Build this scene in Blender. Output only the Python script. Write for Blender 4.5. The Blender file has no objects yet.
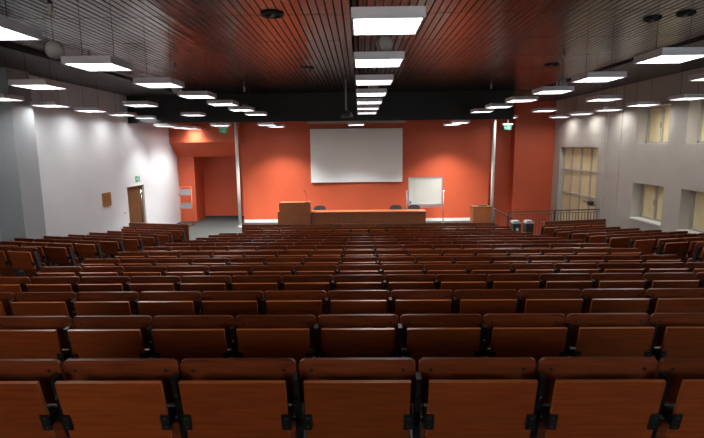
import bpy, bmesh, math, random
from mathutils import Vector, Matrix
random.seed(7)
S = bpy.context.scene
COL = S.collection
PI = math.pi
R = math.radians

# ------------------------------------------------------------------ camera
CAM_Z = 3.25
cd = bpy.data.cameras.new('camera')
cd.sensor_width = 36.0
cd.lens = 480.0 / 704.0 * 36.0
cd.clip_end = 100
cam = bpy.data.objects.new('camera', cd)
COL.objects.link(cam)
cam.matrix_world = (Matrix.Translation((0, 0, CAM_Z)) @ Matrix.Rotation(R(0.98), 4, 'Z')
                    @ Matrix.Rotation(R(90 - 8.637), 4, 'X') @ Matrix.Rotation(R(-0.63), 4, 'Z'))
S.camera = cam

# ------------------------------------------------------------------ world, exposure
S.view_settings.view_transform = 'Standard'
S.view_settings.look = 'None'
S.view_settings.gamma = 1.0
S.view_settings.use_curve_mapping = False
S.view_settings.exposure = 0.40
w = bpy.data.worlds.new('world')
S.world = w
w.use_nodes = True
w.node_tree.nodes['Background'].inputs[0].default_value = (0.55, 0.65, 0.8, 1)
w.node_tree.nodes['Background'].inputs[1].default_value = 0.3

LAMP_W = 60.0          # watts of each ceiling luminaire
WALL_W = 92.0          # the luminaires just in front of the red wall
GLOW = 7.0             # brightness of the diffusers
FILL_W = 200.0           # added fill lights at the rear, no windows modelled

def area(name, loc, rot, sx, sy, watts, color=(1, 1, 1), spread=180):
    l = bpy.data.lights.new(name, 'AREA')
    l.shape = 'RECTANGLE'
    l.size = sx
    l.size_y = sy
    l.energy = watts
    l.color = color
    l.spread = R(spread)
    o = bpy.data.objects.new(name, l)
    o.location = loc
    o.rotation_euler = rot
    COL.objects.link(o)
    return o
# added fill lights behind the camera, for assumed rear daylight and lamps
area('rear_fill', (4.6, -2.7, 3.6), (R(90), 0, R(180)), 3.0, 1.6, FILL_W, (0.70, 0.84, 1.0))
area('rear_fill', (-3.6, -2.7, 3.6), (R(90), 0, R(180)), 3.0, 1.6, FILL_W * 0.8, (1.0, 0.93, 0.86))

# ------------------------------------------------------------------ materials
def mat(name, color, rough=0.5, metal=0.0, emis=None, emis_s=0.0, spec=0.5, build=None):
    m = bpy.data.materials.new(name)
    m.use_nodes = True
    b = m.node_tree.nodes['Principled BSDF']
    b.inputs['Base Color'].default_value = (*color, 1)
    b.inputs['Roughness'].default_value = rough
    b.inputs['Metallic'].default_value = metal
    b.inputs['Specular IOR Level'].default_value = spec
    if emis:
        b.inputs['Emission Color'].default_value = (*emis, 1)
        b.inputs['Emission Strength'].default_value = emis_s
    if build:
        build(m.node_tree, b)
    return m

def noise_mix(c1, c2, scale=(1, 1, 1), nscale=5.0, detail=4.0, bump=0.0, lo=0.35, hi=0.65, coord='Object', rnd=False, rough=None):
    def f(nt, b):
        N, L = nt.nodes, nt.links
        tc = N.new('ShaderNodeTexCoord')
        mp = N.new('ShaderNodeMapping')
        mp.inputs['Scale'].default_value = scale
        L.new(tc.outputs[coord], mp.inputs['Vector'])
        no = N.new('ShaderNodeTexNoise')
        no.inputs['Scale'].default_value = nscale
        no.inputs['Detail'].default_value = detail
        if rnd:
            oi = N.new('ShaderNodeObjectInfo')
            va = N.new('ShaderNodeVectorMath')
            va.operation = 'ADD'
            mu = N.new('ShaderNodeMath')
            mu.operation = 'MULTIPLY'
            mu.inputs[1].default_value = 37.0
            L.new(oi.outputs['Random'], mu.inputs[0])
            L.new(mp.outputs[0], va.inputs[0])
            L.new(mu.outputs[0], va.inputs[1])
            L.new(va.outputs[0], no.inputs['Vector'])
        else:
            L.new(mp.outputs[0], no.inputs['Vector'])
        mr = N.new('ShaderNodeMapRange')
        mr.inputs['From Min'].default_value = lo
        mr.inputs['From Max'].default_value = hi
        L.new(no.outputs['Fac'], mr.inputs['Value'])
        mx = N.new('ShaderNodeMix')
        mx.data_type = 'RGBA'
        mx.inputs['A'].default_value = (*c1, 1)
        mx.inputs['B'].default_value = (*c2, 1)
        L.new(mr.outputs[0], mx.inputs['Factor'])
        out = mx.outputs['Result']
        if rnd:
            hs = N.new('ShaderNodeHueSaturation')
            m2 = N.new('ShaderNodeMapRange')
            m2.inputs['To Min'].default_value = 0.78
            m2.inputs['To Max'].default_value = 1.22
            L.new(oi.outputs['Random'], m2.inputs['Value'])
            L.new(m2.outputs[0], hs.inputs['Value'])
            L.new(out, hs.inputs['Color'])
            out = hs.outputs['Color']
        L.new(out, b.inputs['Base Color'])
        if bump:
            bp = N.new('ShaderNodeBump')
            bp.inputs['Strength'].default_value = bump
            bp.inputs['Distance'].default_value = 0.01
            L.new(no.outputs['Fac'], bp.inputs['Height'])
            L.new(bp.outputs[0], b.inputs['Normal'])
        if rough:
            m3 = N.new('ShaderNodeMapRange')
            m3.inputs['To Min'].default_value = rough[0]
            m3.inputs['To Max'].default_value = rough[1]
            L.new(no.outputs['Fac'], m3.inputs['Value'])
            L.new(m3.outputs[0], b.inputs['Roughness'])
    return f

M = {}
M['red'] = mat('coral_paint', (0.60, 0.12, 0.055), 0.55, build=noise_mix((0.62, 0.105, 0.040), (0.585, 0.098, 0.037), nscale=1.5))
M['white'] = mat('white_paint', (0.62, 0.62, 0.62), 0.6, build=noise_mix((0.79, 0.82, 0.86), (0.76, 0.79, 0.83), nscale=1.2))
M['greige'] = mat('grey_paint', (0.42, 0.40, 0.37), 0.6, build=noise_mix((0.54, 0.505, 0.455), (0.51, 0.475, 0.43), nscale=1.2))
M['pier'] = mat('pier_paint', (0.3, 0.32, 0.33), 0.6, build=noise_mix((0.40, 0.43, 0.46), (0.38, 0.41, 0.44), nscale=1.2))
M['black'] = mat('black_panel', (0.006, 0.007, 0.008), 0.55, build=noise_mix((0.005, 0.0055, 0.006), (0.010, 0.0105, 0.012), nscale=2.0))
M['void'] = mat('plenum_black', (0.008, 0.007, 0.006), 0.9)
M['trimwhite'] = mat('white_trim', (0.85, 0.84, 0.80), 0.45)
M['carpet'] = mat('grey_carpet', (0.05, 0.05, 0.05), 0.95, build=noise_mix((0.024, 0.026, 0.025), (0.036, 0.039, 0.037), nscale=60, bump=0.3))
M['dark_carpet'] = mat('dark_carpet', (0.03, 0.02, 0.02), 0.95, build=noise_mix((0.030, 0.020, 0.018), (0.045, 0.030, 0.026), nscale=60, bump=0.3))
M['bwood'] = mat('backrest_wood', (0.09, 0.02, 0.008), 0.3, spec=0.35, build=noise_mix((0.205, 0.049, 0.017), (0.128, 0.028, 0.010), (1.2, 12, 14), 4, 5, rnd=True, rough=(0.25, 0.4)))
M['twood'] = mat('tablet_wood', (0.2, 0.05, 0.015), 0.33, spec=0.35, build=noise_mix((0.29, 0.063, 0.015), (0.205, 0.042, 0.010), (1.2, 12, 14), 4, 5, rnd=True, rough=(0.28, 0.42)))
M['ewood'] = mat('lit_edge_wood', (0.34, 0.10, 0.035), 0.3, build=noise_mix((0.58, 0.17, 0.05), (0.46, 0.13, 0.038), (2, 12, 12), 5, 3))  # lighter edge veneer, colour raised further to carry the lamp highlight
M['desk'] = mat('desk_wood', (0.27, 0.09, 0.03), 0.4, build=noise_mix((0.26, 0.082, 0.026), (0.18, 0.052, 0.016), (22, 22, 1.0), 2.5, 4))
M['desktop'] = mat('desk_top_wood', (0.42, 0.13, 0.05), 0.35, build=noise_mix((0.33, 0.095, 0.034), (0.26, 0.07, 0.024), (1, 14, 14), 3, 4))
M['panelwood'] = mat('panel_wood', (0.15, 0.045, 0.016), 0.35, build=noise_mix((0.185, 0.058, 0.020), (0.12, 0.034, 0.012), (1.2, 12, 14), 4, 5, rnd=True))
M['doorwood'] = mat('door_wood', (0.15, 0.07, 0.03), 0.45, build=noise_mix((0.19, 0.085, 0.03), (0.11, 0.045, 0.016), (8, 8, 0.7), 3, 4))
M['plaque'] = mat('plaque_wood', (0.32, 0.17, 0.05), 0.45, build=noise_mix((0.36, 0.19, 0.06), (0.26, 0.13, 0.04), (8, 8, 1), 3, 4))
M['metal'] = mat('black_steel', (0.018, 0.019, 0.021), 0.42, metal=0.3)
M['bluemetal'] = mat('grey_steel', (0.07, 0.085, 0.095), 0.4, metal=0.4)
M['chrome'] = mat('chrome', (0.6, 0.6, 0.6), 0.25, metal=1.0)
M['alu'] = mat('aluminium', (0.45, 0.45, 0.46), 0.35, metal=0.7)
M['lampbody'] = mat('lamp_body', (0.72, 0.70, 0.76), 0.45, build=noise_mix((0.83, 0.81, 0.87), (0.80, 0.78, 0.84), nscale=3))
M['glow'] = mat('lamp_diffuser', (0.9, 0.9, 0.9), 0.4, emis=(1.0, 0.985, 0.96), emis_s=GLOW)
M['louvre'] = mat('lamp_louvre', (0.75, 0.75, 0.76), 0.3, metal=0.4)
M['cable'] = mat('cable', (0.02, 0.02, 0.02), 0.6)
M['speaker'] = mat('speaker_shell', (0.55, 0.53, 0.52), 0.4)
M['speakerg'] = mat('speaker_grille', (0.30, 0.24, 0.23), 0.6)
M['screen'] = mat('screen_fabric', (0.66, 0.66, 0.64), 0.75, build=noise_mix((0.90, 0.90, 0.89), (0.88, 0.88, 0.87), nscale=1))
M['board'] = mat('whiteboard_enamel', (0.50, 0.50, 0.45), 0.35, build=noise_mix((0.55, 0.55, 0.50), (0.53, 0.53, 0.48), nscale=2))
M['blind'] = mat('window_blind', (0.75, 0.62, 0.33), 0.7, build=noise_mix((0.88, 0.76, 0.45), (0.82, 0.70, 0.40), (2, 2, 1.2), 2.0, 2))
M['winframe'] = mat('window_frame', (0.50, 0.47, 0.43), 0.5)
M['rubber'] = mat('dark_plastic', (0.03, 0.033, 0.036), 0.5)
M['bin'] = mat('bin_plastic', (0.03, 0.036, 0.038), 0.45)
M['binlid'] = mat('bin_lid', (0.42, 0.43, 0.43), 0.4)
M['rail'] = mat('rail_paint', (0.09, 0.075, 0.06), 0.45, metal=0.2)
M['chairfab'] = mat('chair_fabric', (0.03, 0.025, 0.028), 0.8)
M['green'] = mat('sign_green', (0.02, 0.25, 0.12), 0.4, emis=(0.02, 0.35, 0.16), emis_s=0.25)
M['signwhite'] = mat('sign_white', (0.8, 0.8, 0.8), 0.4)
M['redmetal'] = mat('rack_red', (0.75, 0.16, 0.08), 0.45)
M['greyshelf'] = mat('rack_grey', (0.27, 0.27, 0.28), 0.5)
M['dark_ceiling'] = mat('dark_ceiling', (0.05, 0.045, 0.042), 0.5, build=noise_mix((0.045, 0.041, 0.038), (0.060, 0.054, 0.050), nscale=2))

def slat_nodes(nt, b):
    N, L = nt.nodes, nt.links
    tc = N.new('ShaderNodeTexCoord')
    mp = N.new('ShaderNodeMapping')
    mp.inputs['Scale'].default_value = (9, 0.5, 1)
    L.new(tc.outputs['Object'], mp.inputs['Vector'])
    no = N.new('ShaderNodeTexNoise')
    no.inputs['Scale'].default_value = 1.0
    no.inputs['Detail'].default_value = 2
    L.new(mp.outputs[0], no.inputs['Vector'])
    bp = N.new('ShaderNodeBump')
    bp.inputs['Strength'].default_value = 0.25
    bp.inputs['Distance'].default_value = 0.02
    L.new(no.outputs['Fac'], bp.inputs['Height'])
    L.new(bp.outputs[0], b.inputs['Normal'])
M['slat'] = mat('ceiling_slat_metal', (0.066, 0.062, 0.056), 0.22, metal=1.0, build=slat_nodes)

# ------------------------------------------------------------------ mesh helpers
class MB:
    def __init__(s):
        s.bm = bmesh.new()
        s.mats = []
        s.cur = 0
    def m(s, key):
        if key not in s.mats:
            s.mats.append(key)
        s.cur = s.mats.index(key)
        return s
    def _face(s, vs):
        f = s.bm.faces.new(vs)
        f.material_index = s.cur
        return f
    def box(s, x0, x1, y0, y1, z0, z1, T=None):
        P = [(x0, y0, z0), (x1, y0, z0), (x1, y1, z0), (x0, y1, z0), (x0, y0, z1), (x1, y0, z1), (x1, y1, z1), (x0, y1, z1)]
        v = [s.bm.verts.new(T @ Vector(p) if T else p) for p in P]
        for q in ((0, 3, 2, 1), (4, 5, 6, 7), (0, 1, 5, 4), (1, 2, 6, 5), (2, 3, 7, 6), (3, 0, 4, 7)):
            s._face([v[i] for i in q])
        return s
    def prism(s, pts, d, T=None):
        """pts: outline in the local x,z plane; extruded along y from 0 to d."""
        a = [s.bm.verts.new((T @ Vector((x, 0, z))) if T else (x, 0, z)) for x, z in pts]
        b = [s.bm.verts.new((T @ Vector((x, d, z))) if T else (x, d, z)) for x, z in pts]
        n = len(pts)
        fs = [s._face(a), s._face(b[::-1])]
        for i in range(n):
            fs.append(s._face([a[i], b[i], b[(i + 1) % n], a[(i + 1) % n]]))
        return fs
    def poly(s, pts, z0, z1):
        """pts: outline in x,y; extruded in z."""
        a = [s.bm.verts.new((x, y, z0)) for x, y in pts]
        b = [s.bm.verts.new((x, y, z1)) for x, y in pts]
        n = len(pts)
        s._face(a[::-1]); s._face(b)
        for i in range(n):
            s._face([a[i], a[(i + 1) % n], b[(i + 1) % n], b[i]])
        return s
    def tube(s, p, q, r, seg=8, r2=None):
        p, q = Vector(p), Vector(q)
        d = (q - p).normalized()
        u = d.orthogonal().normalized()
        v = d.cross(u)
        r2 = r if r2 is None else r2
        a = [s.bm.verts.new(p + (u * math.cos(t) + v * math.sin(t)) * r) for t in [2 * PI * i / seg for i in range(seg)]]
        b = [s.bm.verts.new(q + (u * math.cos(t) + v * math.sin(t)) * r2) for t in [2 * PI * i / seg for i in range(seg)]]
        s._face(a[::-1]); s._face(b)
        for i in range(seg):
            f = s._face([a[i], a[(i + 1) % seg], b[(i + 1) % seg], b[i]])
            f.smooth = True
        return s
    def lathe(s, prof, seg=20, c=(0, 0, 0)):
        rings = []
        for r, z in prof:
            if r < 1e-5:
                rings.append([s.bm.verts.new((c[0], c[1], c[2] + z))])
            else:
                rings.append([s.bm.verts.new((c[0] + r * math.cos(2 * PI * i / seg), c[1] + r * math.sin(2 * PI * i / seg), c[2] + z)) for i in range(seg)])
        for a, b in zip(rings, rings[1:]):
            for i in range(seg):
                j = (i + 1) % seg
                if len(a) == 1:
                    f = s._face([a[0], b[j], b[i]])
                elif len(b) == 1:
                    f = s._face([a[i], a[j], b[0]])
                else:
                    f = s._face([a[i], a[j], b[j], b[i]])
                f.smooth = True
        return s
    def build(s, name, parent=None, bevel=0.0, loc=None):
        if bevel:
            es = [e for e in s.bm.edges if len(e.link_faces) == 2 and e.calc_face_angle(0) > 0.6]
            bmesh.ops.bevel(s.bm, geom=es, offset=bevel, segments=2, affect='EDGES', profile=0.5)
        bmesh.ops.recalc_face_normals(s.bm, faces=s.bm.faces)
        me = bpy.data.meshes.new(name)
        s.bm.to_mesh(me)
        s.bm.free()
        for k in s.mats:
            me.materials.append(M[k])
        o = bpy.data.objects.new(name, me)
        COL.objects.link(o)
        if parent:
            o.parent = parent
        if loc:
            o.location = loc
        return o

def tag(o, label, cat, group=None, kind=None):
    o['label'] = label
    o['category'] = cat
    if group:
        o['group'] = group
    if kind:
        o['kind'] = kind
    return o
def thing(name, label, cat, loc=(0, 0, 0), rz=0.0, group=None):
    o = bpy.data.objects.new(name, None)
    COL.objects.link(o)
    o.empty_display_size = 0.1
    o.location = loc
    o.rotation_euler = (0, 0, rz)
    return tag(o, label, cat, group)
def struct(o, cat=None):
    o['kind'] = 'structure'
    return o
def kids(o):
    return list(o.children)
def copy_tree(o, parent=None):
    c = o.copy()
    COL.objects.link(c)
    if parent:
        c.parent = parent
    for ch in kids(o):
        if ch is not c:
            copy_tree(ch, c)
    return c
def B(key, *a):
    return MB().m(key).box(*a)

# ------------------------------------------------------------------ the room
XL, XR = -8.0, 8.3
XLN = -8.3            # the left wall nearer than the pier
YB = -3.0
CEIL = 5.05
YW = 20.6

ZT = [2.34, 2.205, 2.08, 1.96, 1.835, 1.715, 1.61, 1.50, 1.38, 1.255, 1.14, 1.03, 0.91, 0.89]   # tops of the backrests
YR = [1.97 + 0.92 * i for i in range(14)]
ZWING = {7: 1.673, 8: 1.55, 9: 1.42, 10: 1.29, 11: 1.155, 12: 1.04, 13: 0.92, 14: 0.89}
YWING = {k: 14.0 - 0.92 * (14 - k) for k in range(7, 15)}
SEATH = 0.85

# front floor
mb = MB().m('carpet').box(-8.4, 5.6, 13.3, 22.6, -1.2, 0.0)
mb.poly([(5.6, 13.3), (8.8, 13.3), (8.8, 16.75), (5.6, 16.3)], -1.2, 0.0)
mb.box(5.6, 8.8, 16.2, 22.6, -1.25, -1.0)
struct(mb.build('floor'))
# raked tiers of the central block and its aisles
mb = MB().m('dark_carpet')
for i in range(-5, 13):
    z = (ZT[i] if i >= 0 else ZT[0] - 0.125 * i) - SEATH
    y0 = 1.97 + 0.92 * i - 0.46
    mb.box(-5.2, 5.3, y0, y0 + 0.9199 if i < 12 else y0 + 0.9, -0.3, z)
struct(mb.build('floor'))
TA = math.tan(R(11.5))
for sgn, xa, xw in ((-1, -5.2, -8.35), (1, 5.3, 8.35)):
    mb = MB().m('dark_carpet')
    L = abs(xw - xa)
    for k in list(range(0, 14)):
        if k >= 7:
            z = ZWING[k] - SEATH
            y0 = YWING[k] - 0.46
        else:
            z = ZWING[7] - SEATH + 0.125 * (7 - k)
            y0 = YWING[7] - 0.46 - 0.92 * (7 - k)
        if k == 13:
            z = max(z, 0.03)
        y1 = y0 + 0.9199
        pts = [(xa, y0), (xw, y0 + L * TA), (xw, y1 + L * TA), (xa, y1)]
        mb.poly(pts, -0.3, z)
    mb.poly([(xa, -3), (xw, -3), (xw, YWING[7] - 0.46 - 0.92 * 7 + L * TA), (xa, YWING[7] - 0.46 - 0.92 * 7)], -0.3, 1.9)
    struct(mb.build('floor'))

# left wall: near stretch, pier, far stretch with the door opening
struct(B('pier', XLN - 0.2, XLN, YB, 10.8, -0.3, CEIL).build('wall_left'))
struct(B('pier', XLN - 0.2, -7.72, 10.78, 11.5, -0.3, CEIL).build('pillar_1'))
DY0, DY1, DZ = 16.3, 17.65, 1.96
mb = MB().m('white')
mb.box(XL - 0.25, XL, 11.5, DY0, -0.3, CEIL)
mb.box(XL - 0.25, XL, DY1, 21.3, -0.3, CEIL)
mb.box(XL - 0.25, XL, DY0, DY1, DZ, CEIL)
struct(mb.build('wall_left'))
# panel boards on the upper part of the left wall
for i in range(9):
    y = 11.55 + i * 0.58
    struct(B('white', XL, XL + 0.035, y, y + 0.555, 4.30, CEIL).build('trim_%d' % (i + 1)))
struct(B('white', XL - 1.2, XL - 0.25, DY0 - 0.3, DY0, -0.1, 2.2).build('wall_doorway'))
struct(B('white', XL - 1.3, XL - 1.2, DY0 - 0.3, DY1 + 0.3, -0.1, 2.2).build('wall_doorway'))

# right wall with window openings
def wall_with_holes(holes, x0, x1, ya, yb, za, zb, key, name):
    ys = sorted({ya, yb, *[h[0] for h in holes], *[h[1] for h in holes]})
    mb = MB().m(key)
    for a, b in zip(ys, ys[1:]):
        cuts = sorted([(h[2], h[3]) for h in holes if h[0] <= a + 1e-6 and h[1] >= b - 1e-6])
        z = za
        for c0, c1 in cuts:
            if c0 > z:
                mb.box(x0, x1, a, b, z, c0)
            z = c1
        mb.box(x0, x1, a, b, z, zb)
    return struct(mb.build(name))
WIN = []     # y0 y1 z0 z1 columns rows
for y0 in (13.22, 11.00, 8.78, 6.5):
    WIN.append((y0, y0 + 1.50, 1.00, 2.06, 2, 1))
    WIN.append((y0, y0 + 1.50, 3.22, 4.28, 2, 1))
WIN.append((17.0, 20.2, 0.0, 3.12, 4, 3))
wall_with_holes([x[:4] for x in WIN], XR, XR + 0.5, YB, 21.9, -1.2, CEIL, 'greige', 'wall_right')
struct(B('greige', XR - 0.05, XR, 16.40, 16.56, 0, CEIL).build('pillar_2'))
struct(B('greige', XR - 0.03, XR, 15.55, 15.60, 0, CEIL).build('trim_30'))
for n, (y0, y1, z0, z1, nc, nr) in enumerate(WIN):
    root = bpy.data.objects.new('window_%d' % (n + 1), None)
    COL.objects.link(root)
    root.location = (XR + (0.34 if nc == 2 else 0.2), (y0 + y1) / 2, z0)
    root['kind'] = 'structure'
    w_, h_ = y1 - y0, z1 - z0
    d = w_ / 2
    fr = MB().m('winframe')
    t = 0.055
    fr.box(-0.05, 0.03, -d, d, 0, t).box(-0.05, 0.03, -d, d, h_ - t, h_)
    fr.box(-0.05, 0.03, -d, -d + t, 0, h_).box(-0.05, 0.03, d - t, d, 0, h_)
    if nc == 2:
        fr.box(-0.05, 0.03, 0.02, 0.09, 0, h_)
    else:
        for c in range(1, nc):
            yy = -d + w_ * c / nc
            fr.box(-0.05, 0.03, yy - 0.03, yy + 0.03, 0, h_)
        for zz in (1.28, 2.22):
            fr.box(-0.055, 0.03, -d, d, zz - 0.035, zz + 0.035)
    fr.build('window_frame', root)
    edges = [-d + t, 0.05, d - t] if nc == 2 else [-d + w_ * c / nc for c in range(nc + 1)]
    for a, b in zip(edges, edges[1:]):
        B('blind', 0.0, 0.012, a + 0.012, b - 0.004, 0.03, h_ - 0.03).build('window_blind', root)
    if nc == 2:
        B('chrome', -0.085, -0.05, 0.045, 0.065, h_ * 0.42, h_ * 0.58).build('window_handle', root)
        B('trimwhite', -0.38 if z0 < 2 else -0.335, -0.02, -d + 0.002, d - 0.002, -0.035 if z0 < 2 else 0.001, 0.006).build('window_sill', root)

# solid rear wall; the added fill lights stand just inside it
struct(B('greige', -8.6, 8.9, YB - 0.2, YB, -0.3, CEIL + 0.2).build('wall_back'))

# front: coral wall and its recesses
struct(B('red', -5.05, 5.5, YW, YW + 0.9, -0.3, CEIL).build('wall_front'))
mb = MB().m('red')
mb.box(XL, -5.05, 20.34, 20.62, 3.48, CEIL)                       # upper face
# slanting underside
mb.prism([(20.34, 3.48), (20.5, 3.48), (21.28, 2.86), (21.1, 2.86)], 2.95,
         Matrix(((0, 1, 0, XL), (1, 0, 0, 0), (0, 0, 1, 0), (0, 0, 0, 1))))
mb.box(XL, -7.28, 21.1, 21.3, -0.3, 2.87)                        # pier beside the doorway recess
mb.box(-7.45, -7.28, 21.3, 22.3, -0.3, 2.87)
mb.box(-7.45, -4.9, 22.3, 22.45, -0.3, 2.87)
mb.box(-7.3, -5.0, 21.1, 22.45, 2.86, 3.0)
struct(mb.build('wall_front'))
struct(B('rubber', -7.28, -5.05, 22.27, 22.3, 0, 0.07).build('baseboard_recess'))
mb = MB().m('red')
mb.box(5.4, 6.7, 21.35, 21.5, -1.2, CEIL)
mb.box(6.62, XR + 0.1, 20.85, 21.5, -1.2, CEIL)
struct(mb.build('wall_front'))
struct(B('trimwhite', -5.04, 5.35, YW - 0.02, YW, 0.0, 0.13).build('baseboard_front'))

# black bulkhead above the stage
struct(B('black', XL + 0.001, 5.27, 16.8, 16.95, 4.11, CEIL).build('trim_20'))
# ceiling: backing, slats, plain dark borders
struct(B('void', -8.6, 8.9, YB - 0.2, 22.6, CEIL + 0.07, CEIL + 0.2).build('ceiling'))
mb = MB().m('slat')
x = -5.94
pitch = 0.108
k = 0
while x < 5.95:
    if not (-0.10 < x + pitch / 2 < 0.0):
        ys = [-3.0 + 1.66 * j for j in range(13)]
        ys[-1] = min(ys[-1], 16.79)
        for a, b in zip(ys, ys[1:]):
            b = min(b, 16.79)
            if a >= b:
                continue
            t = random.uniform(-0.0018, 0.0018)
            dz = random.uniform(-0.001, 0.001)
            prof = [(0.004, 0.018), (0.005, 0.005), (0.013, 0.0), (0.095, 0.0), (0.103, 0.005), (0.104, 0.018)]
            v0 = [mb.bm.verts.new((x + px, a + 0.008, CEIL + pz + dz + t * (px - 0.05) / 0.05)) for px, pz in prof]
            v1 = [mb.bm.verts.new((x + px, b - 0.008, CEIL + pz + dz + random.uniform(-0.0008, 0.0008) + t * (px - 0.05) / 0.05)) for px, pz in prof]
            for q in range(5):
                f = mb._face([v0[q], v0[q + 1], v1[q + 1], v1[q]])
                f.smooth = q not in (2,)
    x += pitch
struct(mb.build('ceiling'))
for a, b in ((XLN, -5.95), (5.97, XR)):
    mb = MB().m('dark_ceiling')
    x = a
    while x < b - 0.02:
        mb.box(x + 0.006, min(x + 0.145, b), YB, 20.5, CEIL - 0.01, CEIL + 0.02)
        x += 0.15
    struct(mb.build('ceiling'))
struct(B('black', -5.95, 5.97, 16.95, 20.6, CEIL, CEIL + 0.03).build('ceiling'))
struct(B('metal', -6.02, -5.94, YB, 16.8, CEIL - 0.05, CEIL).build('trim_21'))
struct(B('metal', 5.94, 6.02, YB, 16.8, CEIL - 0.05, CEIL).build('trim_22'))
struct(B('metal', -0.075, -0.03, YB, 16.8, CEIL - 0.01, CEIL + 0.03).build('trim_23'))

# ------------------------------------------------------------------ luminaires
HZ = 4.262
def make_lamp(W, zc, glow='glow'):
    """origin in the middle of the underside"""
    r = thing('ceiling_lamp', 'x', 'ceiling lamp')
    h = 0.3
    b = MB().m('lampbody')
    t = 0.022
    b.box(-h, h, -h, -h + t, 0, 0.088).box(-h, h, h - t, h, 0, 0.088)
    b.box(-h, -h + t, -h + t, h - t, 0, 0.088).box(h - t, h, -h + t, h - t, 0, 0.088)
    b.box(-h + t, h - t, -h + t, h - t, 0.075, 0.088)
    b.build('lamp_housing', r)
    B(glow, -h + t, h - t, -h + t, h - t, 0.012, 0.02).build('diffuser', r)
    lv = MB().m('louvre')
    for i in range(1, 12):
        q = -h + t + (2 * h - 2 * t) * i / 12
        lv.box(q - 0.0015, q + 0.0015, -h + t, h - t, 0.0, 0.011)
    for i in range(1, 4):
        q = -h + t + (2 * h - 2 * t) * i / 4
        lv.box(-h + t, h - t, q - 0.004, q + 0.004, 0.0, 0.011)
    lv.build('louvre', r)
    for sx in (-0.2, 0.2):
        MB().m('cable').tube((sx, 0, 0.088), (sx, 0, zc), 0.004, 5).build('cable', r)
    return r
def lamp_light(r, W):
    l = bpy.data.lights.new('lamp_light', 'AREA')
    l.shape = 'SQUARE'
    l.size = 0.5
    l.energy = W
    l.color = (1.0, 0.975, 0.945)
    l.spread = R(SPREAD)
    o = bpy.data.objects.new('lamp_light', l)
    o.location = (0, 0, -0.004)
    COL.objects.link(o)
    o.parent = r
SPREAD = 160
proto = make_lamp(LAMP_W, CEIL - HZ + 0.02)
lamp_light(proto, LAMP_W)
side_light = [c for c in proto.children if c.type == 'LIGHT'][0].data.copy()
side_light.energy = LAMP_W * 0.10
side_light.spread = R(165)
side_light.size = 0.55
yk = lambda k: 4.05 + 1.85 * (k - 1) + 0.3
COLS = {
    'far left': (-7.3, (4, 5, 6, 7, 8)),
    'second from the left': (-5.25, (3, 5, 7)),
    'left of the middle': (-3.26, (1, 2, 3, 4, 5, 6, 7)),
    'middle': (0.24, (1, 2, 3, 4, 5, 6, 7)),
    'right of the middle': (3.85, (2, 3, 4, 5, 6, 7)),
    'second from the right': (5.79, (3, 5, 7, 9)),
    'far right': (7.78, (5, 6, 7, 8, 9)),
}
ORD = ['nearest', 'second nearest', 'third', 'fourth', 'fifth', 'sixth', 'seventh', 'eighth']
first = True
for cname, (cx, ks) in COLS.items():
    for n, k in enumerate(ks):
        o = proto if first else copy_tree(proto)
        first = False
        o.location = (cx, yk(k) if cx > -7 or k < 5 else yk(k) - 0.11 * (k - 3), HZ)
        last = n == len(ks) - 1
        if cname.startswith('far'):
            for ch in o.children:
                if ch.type == 'LIGHT':
                    ch.data = side_light
        o['label'] = 'square hanging ceiling lamp, %s one in the %s row of lamps' % ('farthest' if last else ORD[n], cname)
        o['group'] = 'hanging lamps under the slatted ceiling'
low = [(-6.98, 17.5, 'square lamp below the black bulkhead edge, first of the cluster beside the white wall'),
       (-7.0, 19.0, 'square lamp in the cluster beside the white wall, between its two neighbours'),
       (-6.9, 20.0, 'square lamp of the cluster beside the white wall, closest to the red bulkhead face'),
       (-4.99, 17.5, 'square lamp hanging above the green exit sign near the white post'),
       (-3.3, 17.5, 'square lamp between screen and left white post, nearer of the pair'),
       (-3.25, 19.1, 'square lamp between screen and left white post, close to the coral wall'),
       (-0.12, 18.2, 'single square lamp in front of the projection screen top'),
       (3.61, 19.1, 'square lamp above the whiteboard side, close to the coral wall'),
       (3.59, 17.5, 'square lamp above the whiteboard side, nearer of the pair')]
low_proto = make_lamp(WALL_W, CEIL - 4.02)
SPREAD = 105
lamp_light(low_proto, WALL_W)
corner_light = [c for c in low_proto.children if c.type == 'LIGHT'][0].data
low_light = corner_light.copy()
corner_light.energy = WALL_W * 0.3
for i, (x, y, lab) in enumerate(low):
    o = low_proto if i == 0 else copy_tree(low_proto)
    for ch in o.children:
        if ch.type == 'LIGHT':
            ch.data = low_light
    o.location = (x, y, 4.02)
    o['label'] = lab
    o['group'] = 'lamps behind the black bulkhead'
    if i < 3:
        for ch in o.children:
            if ch.type == 'LIGHT':
                ch.data = corner_light

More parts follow.
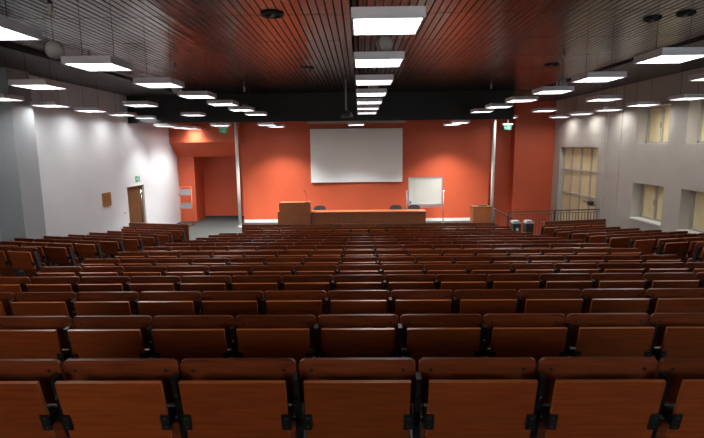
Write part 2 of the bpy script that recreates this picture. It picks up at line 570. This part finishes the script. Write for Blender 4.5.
# ------------------------------------------------------------------ seats
def seat_board(w_, h_, t, rad, tilt, top, y):
    """upright board with rounded upper corners, leaning back; top edge at height top"""
    pts = [(-w_ / 2, -h_), (w_ / 2, -h_)]
    for a in range(0, 91, 18):
        pts.append((w_ / 2 - rad + rad * math.cos(R(a)), -rad + rad * math.sin(R(a))))
    for a in range(90, 181, 18):
        pts.append((-w_ / 2 + rad + rad * math.cos(R(a)), -rad + rad * math.sin(R(a))))
    T = Matrix.Translation((0, y, top)) @ Matrix.Rotation(R(tilt), 4, 'X')
    return pts, T
def make_seat(bolts):
    r = thing('auditorium_seat', 'x', 'seat')
    # backrest
    pts, T = seat_board(0.507, 0.235, 0.016, 0.028, 12, SEATH - 0.005, -0.008)
    mb = MB().m('bwood')
    mb.prism(pts, 0.016, T)
    bk = mb.build('backrest', r, bevel=0.003)
    if bolts:
        for sx in (-0.2, 0.2):
            c0 = T @ Vector((sx, -0.001, -0.05))
            c1 = T @ Vector((sx, -0.004, -0.05))
            MB().m('metal').tube(c0, c1, 0.008, 8).build('bolt', bk)
    # writing tablet, folded down behind the backrest
    T2 = Matrix.Translation((0.0, -0.115, SEATH - 0.056)) @ Matrix.Rotation(R(13), 4, 'X')
    mb = MB().m('twood')
    fs = mb.prism([(-0.222, -0.305), (0.222, -0.305), (0.222, 0), (-0.222, 0)], 0.018, T2)
    mb.m('ewood')
    for f in fs[2:]:
        f.material_index = mb.cur
    tb = mb.build('writing_tablet', r)
    for sx in (-1, 1):
        b = MB().m('metal')
        x0, x1 = (0.195, 0.235) if sx > 0 else (-0.235, -0.195)
        b.box(x0, x1, -0.007, 0.0, -0.245, -0.165, T2)
        b.box(x0 if sx < 0 else x1 - 0.006, x0 + 0.006 if sx < 0 else x1, -0.007, 0.085, -0.225, -0.185, T2)
        b.m('bluemetal')
        for zz in (-0.228, -0.182):
            b.box((x0 + x1) / 2 - 0.004, (x0 + x1) / 2 + 0.004, -0.010, -0.006, zz - 0.004, zz + 0.004, T2)
        b.build('bracket', tb)
    # tipped-up seat pan in front of the backrest
    T3 = Matrix.Translation((0, 0.15, 0.55)) @ Matrix.Rotation(R(6), 4, 'X')
    mb = MB().m('bwood')
    pts, _ = seat_board(0.43, 0.36, 0.02, 0.04, 0, 0, 0)
    mb.prism(pts, 0.02, T3)
    mb.build('seat_pan', r)
    # steel bars under the backrest
    mb = MB().m('bluemetal')
    mb.tube((-0.238, 0.055, 0.585), (0.238, 0.055, 0.585), 0.012, 6)
    mb.tube((-0.238, 0.075, 0.52), (0.238, 0.075, 0.52), 0.012, 6)
    mb.build('crossbar', r)
    return r
def make_leg(parent, x, key='metal'):
    mb = MB().m(key)
    T = Matrix.Translation((x, -0.06, 0.79)) @ Matrix.Rotation(R(13), 4, 'X')
    mb.box(-0.012, 0.012, -0.012, 0.036, -0.59, 0, T)
    mb.box(x - 0.012, x + 0.012, 0.06, 0.115, 0.0, 0.23)
    mb.box(x - 0.012, x + 0.012, 0.06, 0.18, 0.36, 0.40)
    mb.box(x - 0.022, x + 0.022, -0.10, 0.28, 0.0, 0.03)
    mb.m('chrome').box(-0.006, 0.006, -0.018, -0.012, -0.10, -0.085, T)
    return mb.build('leg', parent)
PITCH = 0.52
seat_near = make_seat(True)
make_leg(seat_near, PITCH / 2)
seat_far = None
end_leg_near = None
ROWN = ['nearest', 'second nearest', 'third nearest', 'fourth nearest', 'fifth nearest', 'sixth nearest', 'seventh nearest',
        'seventh', 'sixth', 'fifth', 'fourth', 'third', 'second', 'front']
NUM = ['', 'first', 'second', 'third', 'fourth', 'fifth', 'sixth', 'seventh', 'eighth']
seat_far = make_seat(False)
make_leg(seat_far, PITCH / 2)
used = {'near': False, 'far': False}
leg_mesh = make_leg(None, 0)
end_mesh = make_leg(None, PITCH / 2, 'bluemetal')
leg_mesh_used = False
def put_seat(kind, x, y, z, rz, label, group):
    p = seat_near if kind == 'near' else seat_far
    o = copy_tree(p) if used[kind] else p
    used[kind] = True
    o.location = (x, y, z)
    o.rotation_euler = (0, 0, rz)
    o['label'] = label
    o['group'] = group
    return o
LATER = []
def extra_leg(parent, x):
    LATER.append((parent, x))
def add_extra_leg(parent, x):
    c = leg_mesh.copy()
    COL.objects.link(c)
    c.parent = parent
    c.location = (x, 0, 0)
for i in range(14):
    if i == 13:
        p, x0, n = PITCH, -6.5 * PITCH, 15
    else:
        p, x0, n = PITCH, -7.5 * PITCH, 16
    for c in range(n):
        xc = x0 + p * (c + 0.5) - 0.018
        if abs(xc) > 0.745 * YR[i] + 0.30:
            continue
        k = c - (6 if i == 13 else 7)
        where = 'in the middle column' if k == 0 else '%s seat %s of the middle column' % (NUM[abs(k)], 'left' if k < 0 else 'right')
        back = 'from the stage' if 7 <= i < 13 else ''
        row = {13: 'front row'}.get(i, ROWN[i] + ' row' + (' from the stage' if i >= 7 else ''))
        o = put_seat('near' if i < 3 else 'far', xc, YR[i], ZT[i] - SEATH, 0,
                     'wooden seat, central block, %s, %s' % (row, where), 'central block of auditorium seats')
        if c == 0:
            extra_leg(o, -p / 2)
wn = {7: 'eighth row from the stage', 8: 'seventh row from the stage', 9: 'sixth row from the stage', 10: 'fifth row from the stage',
      11: 'fourth row from the stage', 12: 'third row from the stage', 13: 'second row from the stage', 14: 'front row'}
posn = ['aisle seat', 'second seat from the aisle', 'third seat from the aisle', 'wall end seat']
TH = R(11.5)
for sgn, xa, nm in ((-1, -5.25, 'left'), (1, 5.33, 'right')):
    for k in range(7, 15):
        for s_ in range(4):
            t = PITCH * (s_ + 0.5)
            x = xa + sgn * t * math.cos(TH)
            y = YWING[k] + t * math.sin(TH)
            o = put_seat('far', x, y, ZWING[k] - SEATH, TH * sgn, 'wooden seat, %s side block, %s, %s' % (nm, wn[k], posn[s_]),
                         '%s side block of auditorium seats' % nm)
            if sgn > 0 and s_ == 0:
                extra_leg(o, -PITCH / 2)
            if sgn < 0 and s_ == 3:
                extra_leg(o, -PITCH / 2)
            if sgn < 0:
                for ch in o.children:
                    if ch.name.startswith('leg') and ch.location.x == 0:
                        ch.data = end_mesh.data
for a_ in LATER:
    add_extra_leg(*a_)
bpy.data.objects.remove(leg_mesh)
bpy.data.objects.remove(end_mesh)

# ------------------------------------------------------------------ desk fronts before the first row
def desk_front(w_):
    r = thing('front_row_desk', 'x', 'desk')
    B('panelwood', -w_ / 2 + 0.003, w_ / 2 - 0.003, -0.278, -0.26, 0.28, 0.925).build('modesty_panel', r)
    B('panelwood', -w_ / 2 + 0.003, w_ / 2 - 0.003, -0.258, 0.03, 0.86, 0.88).build('desk_top', r)
    for sx in (-w_ / 2 + 0.04, w_ / 2 - 0.04):
        B('metal', sx - 0.015, sx + 0.015, -0.255, -0.215, 0, 0.858).build('leg', r)
    return r
dproto = desk_front(0.51)
for c in range(15):
    o = dproto if c == 0 else copy_tree(dproto)
    o.location = (-3.6 + 0.255 + 0.51 * c, 14.62, 0)
    k = c - 6
    o['label'] = 'brown wooden desk front before the central block, ' + ('in the middle column' if k == 0 else '%s one %s of the middle column' % (NUM[abs(k)], 'left' if k < 0 else 'right'))
    o['group'] = 'desk fronts before the central block'
wproto = desk_front(1.04)
first = True
for sgn, xa, nm in ((-1, -5.22, 'left'), (1, 5.55, 'right')):
    for s_ in range(2):
        o = wproto if first else copy_tree(wproto)
        first = False
        t = 1.04 * (s_ + 0.5)
        o.location = (xa + sgn * t * math.cos(TH), 14.72 + t * math.sin(TH), 0)
        o.rotation_euler = (0, 0, TH * sgn)
        o['label'] = 'long brown desk front of the %s side block, %s half' % (nm, 'aisle' if s_ == 0 else 'wall')
        o['group'] = 'desk fronts before the side blocks'

# ------------------------------------------------------------------ stage furniture
# presenters' desk
t = thing('presenters_desk', 'long brown presenters desk with three front panels below the screen', 'desk', (0, 17.8, 0))
for a, b in ((-1.83, -0.46), (-0.42, 1.00), (1.04, 2.44)):
    B('desk', a, b, 0, 0.02, 0.08, 0.745).build('front_panel', t)
B('desktop', -1.845, 2.47, -0.03, 0.55, 0.775, 0.82).build('desk_top', t)
B('doorwood', -1.84, 2.46, 0.01, 0.05, 0.745, 0.775).build('top_rail', t)
for x in (-1.826, -0.44, 1.02, 2.44):
    B('doorwood', x - 0.018, x + 0.018, 0.022, 0.54, 0.0, 0.775).build('leg', t)
# lectern
t = thing('lectern', 'tall brown wooden lectern with a gooseneck microphone at the end of the desk', 'lectern', (-2.42, 17.6, 0))
B('desk', -0.56, 0.52, 0, 0.025, 0.05, 1.21).build('front_panel', t)
for x in (-0.57, 0.53):
    B('desk', x - 0.012, x + 0.012, 0, 0.55, 0, 1.17).build('side_panel', t)
B('desk', -0.58, 0.56, 0.026, 0.58, 1.17, 1.19).build('top', t)
B('desk', 0.40, 0.57, -0.02, -0.001, 0.1, 1.225).build('corner_panel', t)
B('desk', -0.66, -0.585, 0.1, 0.5, 0, 0.86).build('side_shelf', t)
mb = MB().m('metal')
pp = [(0.44, 0.2, 1.192), (0.45, 0.19, 1.38), (0.42, 0.16, 1.50), (0.37, 0.12, 1.60)]
mb.lathe([(0, 1.192), (0.05, 1.192), (0.045, 1.21), (0, 1.21)], 12, (0.44, 0.2, 0))
for a, b in zip(pp, pp[1:]):
    mb.tube(a, b, 0.007, 6)
mb.tube(pp[-1], (0.345, 0.10, 1.65), 0.018, 8)
tag(mb.build('gooseneck_microphone'), 'thin black gooseneck microphone standing on the lectern', 'microphone').location = (-2.42, 17.6, 0)

# chairs behind the desk
def office_chair(loc, rz, lab):
    r = thing('office_chair', lab, 'chair', loc, rz, 'dark chairs behind the presenters desk')
    pts = [(0.24 * (abs(math.cos(a)) ** 0.6) * (1 if math.cos(a) > 0 else -1), 0.17 * (abs(math.sin(a)) ** 0.7) * (1 if math.sin(a) > 0 else -1)) for a in [2 * PI * i / 20 for i in range(20)]]
    mb = MB().m('chairfab')
    mb.prism(pts, 0.05, Matrix.Translation((0, 0.20, 0.75)) @ Matrix.Rotation(R(-6), 4, 'X'))
    mb.build('backrest', r, bevel=0.012)
    mb = MB().m('chairfab').box(-0.22, 0.22, -0.22, 0.20, 0.42, 0.48)
    mb.build('seat', r, bevel=0.015)
    B('metal', -0.03, 0.03, 0.20, 0.225, 0.45, 0.68).build('back_support', r)
    MB().m('metal').tube((0, 0, 0.08), (0, 0, 0.42), 0.025, 10).build('gas_column', r)
    mb = MB().m('metal')
    for i in range(5):
        a = 2 * PI * i / 5
        mb.tube((0, 0, 0.09), (0.26 * math.cos(a), 0.26 * math.sin(a), 0.06), 0.018, 6)
        mb.tube((0.26 * math.cos(a) - 0.012, 0.26 * math.sin(a), 0.028), (0.26 * math.cos(a) + 0.012, 0.26 * math.sin(a), 0.028), 0.028, 8)
    mb.build('base', r)
    return r
for x, lab in ((-1.58, 'dark chair behind the desk, beside the lectern'), (1.44, 'dark chair behind the desk, middle one of three'),
               (2.17, 'dark chair behind the desk, in front of the whiteboard')):
    office_chair((x, 18.75, 0), 0.1, lab)

# whiteboard on a stand
t = thing('whiteboard', 'mobile whiteboard flipchart on an aluminium stand with a pen tray', 'whiteboard', (2.64, 19.4, 0))
B('board', -0.66, 0.66, -0.03, -0.005, 0.90, 1.96).build('board', t)
mb = MB().m('alu')
mb.box(-0.69, 0.69, -0.04, 0.0, 1.955, 1.985).box(-0.69, 0.69, -0.04, 0.0, 0.87, 0.90)
mb.box(-0.69, -0.66, -0.04, 0.0, 0.9, 1.955).box(0.66, 0.69, -0.04, 0.0, 0.9, 1.955)
mb.build('frame', t)
mb = MB().m('alu')
mb.box(-0.655, 0.655, -0.05, 0.0, 0.825, 0.865)
mb.box(-0.66, 0.66, -0.13, 0.0, 0.765, 0.785).box(-0.66, 0.66, -0.13, -0.12, 0.785, 0.80)
mb.build('pen_tray', t)
MB().m('alu').box(-0.44, -0.436, -0.034, -0.029, 0.92, 1.94).build('paper_rail', t)
for sx in (-0.74, 0.74):
    mb = MB().m('alu').tube((sx, 0.0, 0.06), (sx, 0.0, 1.45), 0.02, 8)
    mb.tube((sx, 0.0, 1.43), (sx * 0.92, 0.0, 1.43), 0.015, 6)
    mb.tube((sx, -0.28, 0.08), (sx, 0.28, 0.08), 0.02, 8)
    for yy in (-0.26, 0.26):
        mb.m('rubber').tube((sx - 0.015, yy, 0.035), (sx + 0.015, yy, 0.035), 0.035, 10)
    mb.build('leg', t)
B('rubber', -0.62, -0.58, -0.06, -0.032, 0.93, 1.02).build('marker_holder', t)
MB().m('alu').tube((0.74, 0, 1.43), (0.82, 0, 1.43), 0.02, 8).build('knob', t)

# projection screen and its case
t = thing('projection_screen', 'large white projection screen on the coral front wall', 'screen', (-0.13, YW, 1.74))
B('screen', -1.95, 1.95, -0.09, -0.085, 0.0, 2.24).build('screen_fabric', t)
MB().m('trimwhite').tube((-1.95, -0.087, 0.0), (1.95, -0.087, 0.0), 0.018, 8).build('bottom_bar', t)
B('rubber', -1.97, 1.97, -0.10, -0.08, 2.24, 2.26).build('top_band', t)
B('winframe', -2.05, 2.05, -0.17, -0.01, 2.45, 2.56).build('roller_case', t)
for x in (-1.9, 1.9):
    MB().m('cable').tube((x, -0.087, 2.25), (x, -0.087, 2.46), 0.005, 6).build('hanging_cord', t)

# posts
for n, x in enumerate((-4.95, 5.37)):
    mb = MB().m('trimwhite').tube((x, 19.5, 0.0), (x, 19.5, CEIL), 0.065, 12)
    mb.lathe([(0.065, 0.0), (0.1, 0.0), (0.1, 0.02), (0.065, 0.02)], 14, (x, 19.5, 0))
    tag(mb.build('white_post'), 'slender white floor-to-ceiling post beside the ' + ('side recess and lectern' if n == 0 else 'small podium and railing'), 'post', 'white posts by the stage')

# small podium
t = thing('side_podium', 'low brown wooden podium beside the right white post', 'podium', (4.81, 18.8, 0))
B('desk', -0.34, 0.34, 0, 0.02, 0.04, 0.82).build('front_panel', t)
for x in (-0.35, 0.35):
    B('desk', x - 0.01, x + 0.01, 0, 0.5, 0, 0.82).build('side_panel', t)
B('doorwood', -0.37, 0.37, -0.01, 0.52, 0.82, 0.84).build('top', t)
tag(B('rubber', 4.70, 5.02, 18.92, 19.15, 0.84, 0.875).build('closed_laptop'), 'thin dark closed case lying on the low podium', 'laptop')

# railing
t = thing('railing', 'dark metal railing with vertical bars under the tall window', 'railing', (4.98, 16.05, 0))
mb = MB().m('rail')
ang = math.atan2(0.5, 3.3)
LR = math.hypot(3.3, 0.5)
T = Matrix.Rotation(ang, 4, 'Z')
B('rail', 0, LR, -0.025, 0.025, 0.985, 1.02).build('handrail', t).rotation_euler = (0, 0, ang)
B('rail', 0, LR, -0.015, 0.015, 0.91, 0.925).build('upper_rail', t).rotation_euler = (0, 0, ang)
B('rail', 0, LR, -0.015, 0.015, 0.10, 0.13).build('bottom_rail', t).rotation_euler = (0, 0, ang)
nb = 30
for i in range(nb + 1):
    x = LR * i / nb
    wd = 0.026 if i % 15 == 0 else 0.008
    o = MB().m('rail').box(x - wd, x + wd, -wd, wd, 0.0 if wd > 0.02 else 0.12, 0.985 if wd > 0.02 else 0.91).build('post' if wd > 0.02 else 'bar', t)
    o.rotation_euler = (0, 0, ang)
# sloping stair handrail
t = thing('stair_handrail', 'short sloping dark handrail running down from the stage beside the bins', 'railing', (0, 0, 0))
mb = MB().m('rail')
def sz(x):
    return 1.14 - (x - 4.45) * 0.56
mb.tube((4.45, 15.95, sz(4.45)), (5.28, 15.95, sz(5.28)), 0.024, 8)
mb.build('handrail', t)
for i in range(8):
    x = 4.5 + i * 0.105
    r_ = 0.02 if i in (0, 7) else 0.009
    MB().m('rail').tube((x, 15.95, 0.0), (x, 15.95, sz(x)), r_, 6).build('post' if i in (0, 7) else 'bar', t)

# waste bins
for n, x in enumerate((5.13, 5.55)):
    t = thing('waste_bin', ('grey waste bin with a white label near the stair handrail', 'plain grey waste bin in front of the railing')[n], 'bin', (x, 16.5 - 0.75 - 0.06, 0.0), 0, 'waste bins by the railing')
    t.location.y = 15.7
    mb = MB().m('bin')
    pts = [(-0.115, 0), (0.115, 0), (0.128, 0.68), (-0.128, 0.68)]
    mb.prism(pts, 0.26, Matrix.Translation((0, -0.13, 0)))
    mb.build('body', t, bevel=0.01)
    mb = MB().m('binlid')
    mb.prism([(-0.138, 0.68), (0.138, 0.68), (0.133, 0.73), (0.08, 0.77), (-0.08, 0.77), (-0.133, 0.73)], 0.29, Matrix.Translation((0, -0.145, 0)))
    mb.build('lid', t, bevel=0.006)
    if n == 0:
        B('signwhite', -0.02, 0.05, -0.134, -0.1305, 0.44, 0.54).build('label_sticker', t)

# brochure rack by the left wall
t = thing('brochure_rack', 'slim red metal stand with grey leaflet shelves beside the white wall', 'rack', (-7.28, 19.8, 0))
mb = MB().m('redmetal')
for x in (-0.24, 0.24):
    mb.tube((x, 0, 0.0), (x, 0.10, 1.64), 0.012, 8)
    mb.tube((x, 0.25, 0.0), (x, 0.09, 1.3), 0.010, 8)
mb.tube((-0.24, 0.1, 1.64), (0.24, 0.1, 1.64), 0.012, 8)
mb.build('frame', t)
for z0, z1 in ((1.33, 1.55), (0.78, 0.98)):
    mb = MB().m('greyshelf')
    mb.box(-0.225, 0.225, 0.03, 0.05, z0, z1).box(-0.225, 0.225, -0.10, 0.05, z0 - 0.02, z0).box(-0.225, 0.225, -0.11, -0.10, z0 - 0.02, z0 + 0.05)
    mb.build('shelf', t)

# ------------------------------------------------------------------ door, signs and small things on the walls
d = bpy.data.objects.new('door_1', None)
COL.objects.link(d)
d.location = (XL, DY0, 0)
d['kind'] = 'structure'
B('doorwood', -0.10, -0.055, 0.035, 1.31, 0.0, DZ - 0.035).build('door_leaf', d)
mb = MB().m('trimwhite')
mb.box(-0.24, 0.012, 0, 0.03, 0, DZ).box(-0.24, 0.012, DY1 - DY0 - 0.03, DY1 - DY0, 0, DZ).box(-0.24, 0.012, 0.03, DY1 - DY0 - 0.03, DZ - 0.03, DZ)
mb.build('door_frame', d)
MB().m('chrome').tube((-0.03, 1.12, 0.55), (-0.03, 1.12, 1.75), 0.02, 8).tube((-0.055, 1.12, 0.7), (-0.03, 1.12, 0.7), 0.01, 6).tube((-0.055, 1.12, 1.6), (-0.03, 1.12, 1.6), 0.01, 6).build('door_handle', d)

mb = MB().m('plaque').box(XL, XL + 0.025, 14.7, 15.2, 1.46, 1.88)
mb.m('doorwood').box(XL + 0.025, XL + 0.028, 14.78, 15.12, 1.64, 1.65).box(XL + 0.025, XL + 0.028, 14.84, 15.06, 1.74, 1.76)
tag(mb.build('wooden_plaque'), 'brown wooden plaque hanging on the white wall', 'plaque')
mb = MB().m('signwhite').box(XL, XL + 0.012, 15.86, 16.14, 1.06, 1.15).m('rubber').box(XL + 0.012, XL + 0.02, 15.95, 16.1, 1.08, 1.10)
tag(mb.build('light_switch'), 'small white light switch plate left of the wooden door', 'switch')

def exit_sign(name, loc, rz, lab, w_=0.30, hang=False, h_=0.19):
    r = thing(name, lab, 'sign', loc, rz, 'green exit signs')
    if hang:
        B('signwhite', -w_ / 2 - 0.05, w_ / 2 + 0.05, -0.04, 0.04, h_ + 0.002, h_ + 0.055).build('housing', r)
    else:
        B('signwhite', -w_ / 2 - 0.015, w_ / 2 + 0.015, 0.0, 0.012, -0.015, h_ + 0.015).build('housing', r)
    B('green', -w_ / 2, w_ / 2, -0.008, -0.0005, 0, h_).build('sign_panel', r)
    # running figure, doorway and arrow in white
    mb = MB().m('signwhite')
    def q(pts):
        mb.prism([(x * h_ / 0.19, z * h_ / 0.19) for x, z in pts], 0.003, Matrix.Translation((0, -0.0115, 0)))
    q([(0.02, 0.02), (0.09, 0.02), (0.09, 0.17), (0.02, 0.17), (0.02, 0.15), (0.07, 0.15), (0.07, 0.04), (0.02, 0.04)])
    q([(-0.015, 0.14), (0.005, 0.135), (0.012, 0.155), (-0.002, 0.170), (-0.018, 0.160)])
    q([(-0.03, 0.08), (0.0, 0.13), (0.02, 0.125), (0.0, 0.08), (0.03, 0.05), (0.02, 0.02), (0.005, 0.02), (0.01, 0.045), (-0.02, 0.065), (-0.05, 0.04), (-0.06, 0.055)])
    q([(-0.13, 0.095), (-0.10, 0.13), (-0.10, 0.105), (-0.07, 0.105), (-0.07, 0.085), (-0.10, 0.085), (-0.10, 0.06)])
    mb.build('pictogram', r)
    if hang:
        MB().m('signwhite').tube((0, 0, h_ + 0.055), (0, 0, CEIL - loc[2]), 0.008, 6).build('hanger', r)
    return r
exit_sign('exit_sign', (-5.47, 19.5, 3.82), 0, 'green exit sign hanging before the red recess left of the white post', hang=True)
exit_sign('exit_sign', (5.9, 19.5, 3.82), 0, 'green exit sign hanging before the red wall right of the white post', hang=True)
exit_sign('exit_sign', (XL + 0.014, 17.15, 2.08), R(90), 'small green exit sign on the white wall above the door', 0.32)

# globe speakers hanging from the ceiling
def globe(x, y, z, r0, lab):
    r = thing('globe_speaker', lab, 'speaker', (x, y, z), 0, 'globe speakers hanging from the ceiling')
    prof = [(0, -r0 * 0.86)] + [(r0 * math.cos(R(a)), r0 * math.sin(R(a))) for a in range(-60, 61, 12)] + [(0, r0 * 0.86)]
    MB().m('speaker').lathe(prof, 20).build('shell', r)
    prof = [(r0 * 1.012 * math.cos(R(a)), r0 * 1.012 * math.sin(R(a))) for a in (-14, -7, 0, 7, 14)]
    MB().m('speakerg').lathe([(r0 * 0.99, prof[0][1])] + prof + [(r0 * 0.99, prof[-1][1])], 20).build('band', r).rotation_euler = (R(90), 0, R(35))
    MB().m('cable').tube((0, 0, r0 * 0.86), (0, 0, CEIL - z), 0.004, 5).build('cable', r)
    MB().m('speaker').tube((0, 0, CEIL - z - 0.13), (0, 0, CEIL - z), 0.03, 8).build('ceiling_mount', r)
for x, y, z, r0, lab in ((-3.87, 6.3, 4.50, 0.112, 'large grey globe speaker on a wire, nearest on the left'),
                         (-4.05, 10.9, 4.55, 0.11, 'grey globe speaker between two hanging lamps on the left side'),
                         (0.36, 7.0, 4.66, 0.115, 'grey globe speaker behind the nearest middle lamps'),
                         (0.33, 11.0, 4.58, 0.11, 'small grey globe speaker further along the middle lamps'),
                         (4.15, 10.2, 4.45, 0.11, 'grey globe speaker hanging among the lamps on the right'),
                         (4.0, 15.0, 4.40, 0.11, 'small grey globe speaker near the black bulkhead on the right'),
                         (-3.47, 14.9, 4.45, 0.11, 'small grey globe speaker near the black bulkhead on the left'),
                         (0.3, 14.6, 4.40, 0.11, 'farthest globe speaker under the middle lamps')):
    globe(x, y, z, r0, lab)

# projector on its pole
t = thing('ceiling_projector', 'small dark projector on a long ceiling pole before the screen', 'projector', (-0.36, 13.5, 4.0))
MB().m('alu').tube((0, 0, 0.22), (0, 0, CEIL - 4.0), 0.022, 8).build('pole', t)
MB().m('metal').tube((0, 0, 0.22), (-0.12, 0, 0.13), 0.014, 6).tube((0, 0, 0.22), (0.16, 0, 0.13), 0.014, 6).build('bracket', t)
MB().m('rubber').box(-0.14, 0.18, -0.12, 0.12, 0.04, 0.13).build('projector_body', t, bevel=0.012)
MB().m('chrome').tube((0.1, 0.15, 0.075), (0.1, 0.18, 0.075), 0.035, 12).build('lens', t)

# round air diffusers in the ceiling
for n, (x, y) in enumerate(((-1.18, 6.9), (-1.2, 11.5), (4.30, 7.45), (4.62, 7.2), (4.43, 11.5))):
    labs = ('dark round air diffuser in the slatted ceiling, nearest left of the middle', 'dark round air diffuser further along, left of the middle lamps',
            'dark round ceiling diffuser on the right, left one of the near pair', 'dark round ceiling diffuser on the right, right one of the near pair',
            'dark round ceiling diffuser far along on the right side')
    r = thing('air_diffuser', labs[n], 'air vent', (x, y, CEIL - 0.001), 0, 'round ceiling air diffusers')
    s_ = 1.0 if n != 3 and n != 2 else 0.75
    MB().m('metal').lathe([(0.16 * s_, 0), (0.165 * s_, -0.02), (0.13 * s_, -0.03), (0.10 * s_, -0.01), (0.0, -0.01)], 20).build('ring', r)
    mb = MB().m('rubber')
    for i in range(8):
        a = PI * i / 4
        mb.tube((0.02, 0, -0.028), (0.02 + 0.001, 0, -0.03), 0.001, 4) if False else mb.tube((0.03 * math.cos(a), 0.03 * math.sin(a), -0.025), (0.135 * s_ * math.cos(a), 0.135 * s_ * math.sin(a), -0.028), 0.008, 5)
    mb.build('vane', r)
    MB().m('alu').lathe([(0.03, -0.012), (0.03, -0.035), (0, -0.038)], 12).build('hub', r)

# conduit pipe along the left edge of the slatted ceiling
mb = MB().m('metal').tube((-5.55, 7.2, 4.86), (-5.55, 10.2, 4.86), 0.022, 8).tube((-5.55, 7.2, 4.86), (-6.1, 6.7, 4.7), 0.022, 8).tube((-6.1, 6.7, 4.7), (-6.15, 6.7, CEIL), 0.022, 8).tube((-5.55, 10.2, 4.86), (-5.55, 10.2, CEIL), 0.022, 8)
tag(mb.build('ceiling_conduit'), 'dark conduit pipe hanging under the ceiling edge on the left', 'pipe')

# wall-mounted camera at the tall window
t = thing('wall_camera', 'small grey device on a bracket arm in front of the tall window', 'camera', (XR, 16.9, 1.08))
mb = MB().m('alu').tube((0, 0, 0), (-0.18, 0, 0), 0.02, 8).tube((-0.18, 0, 0), (-0.2, 0.35, 0.12), 0.018, 8)
mb.build('bracket_arm', t)
MB().m('rubber').box(-0.26, -0.12, -0.08, 0.10, 0.02, 0.16).build('camera_body', t, bevel=0.01)
MB().m('alu').box(-0.27, -0.13, 0.12, 0.42, 0.10, 0.16).build('camera_hood', t)
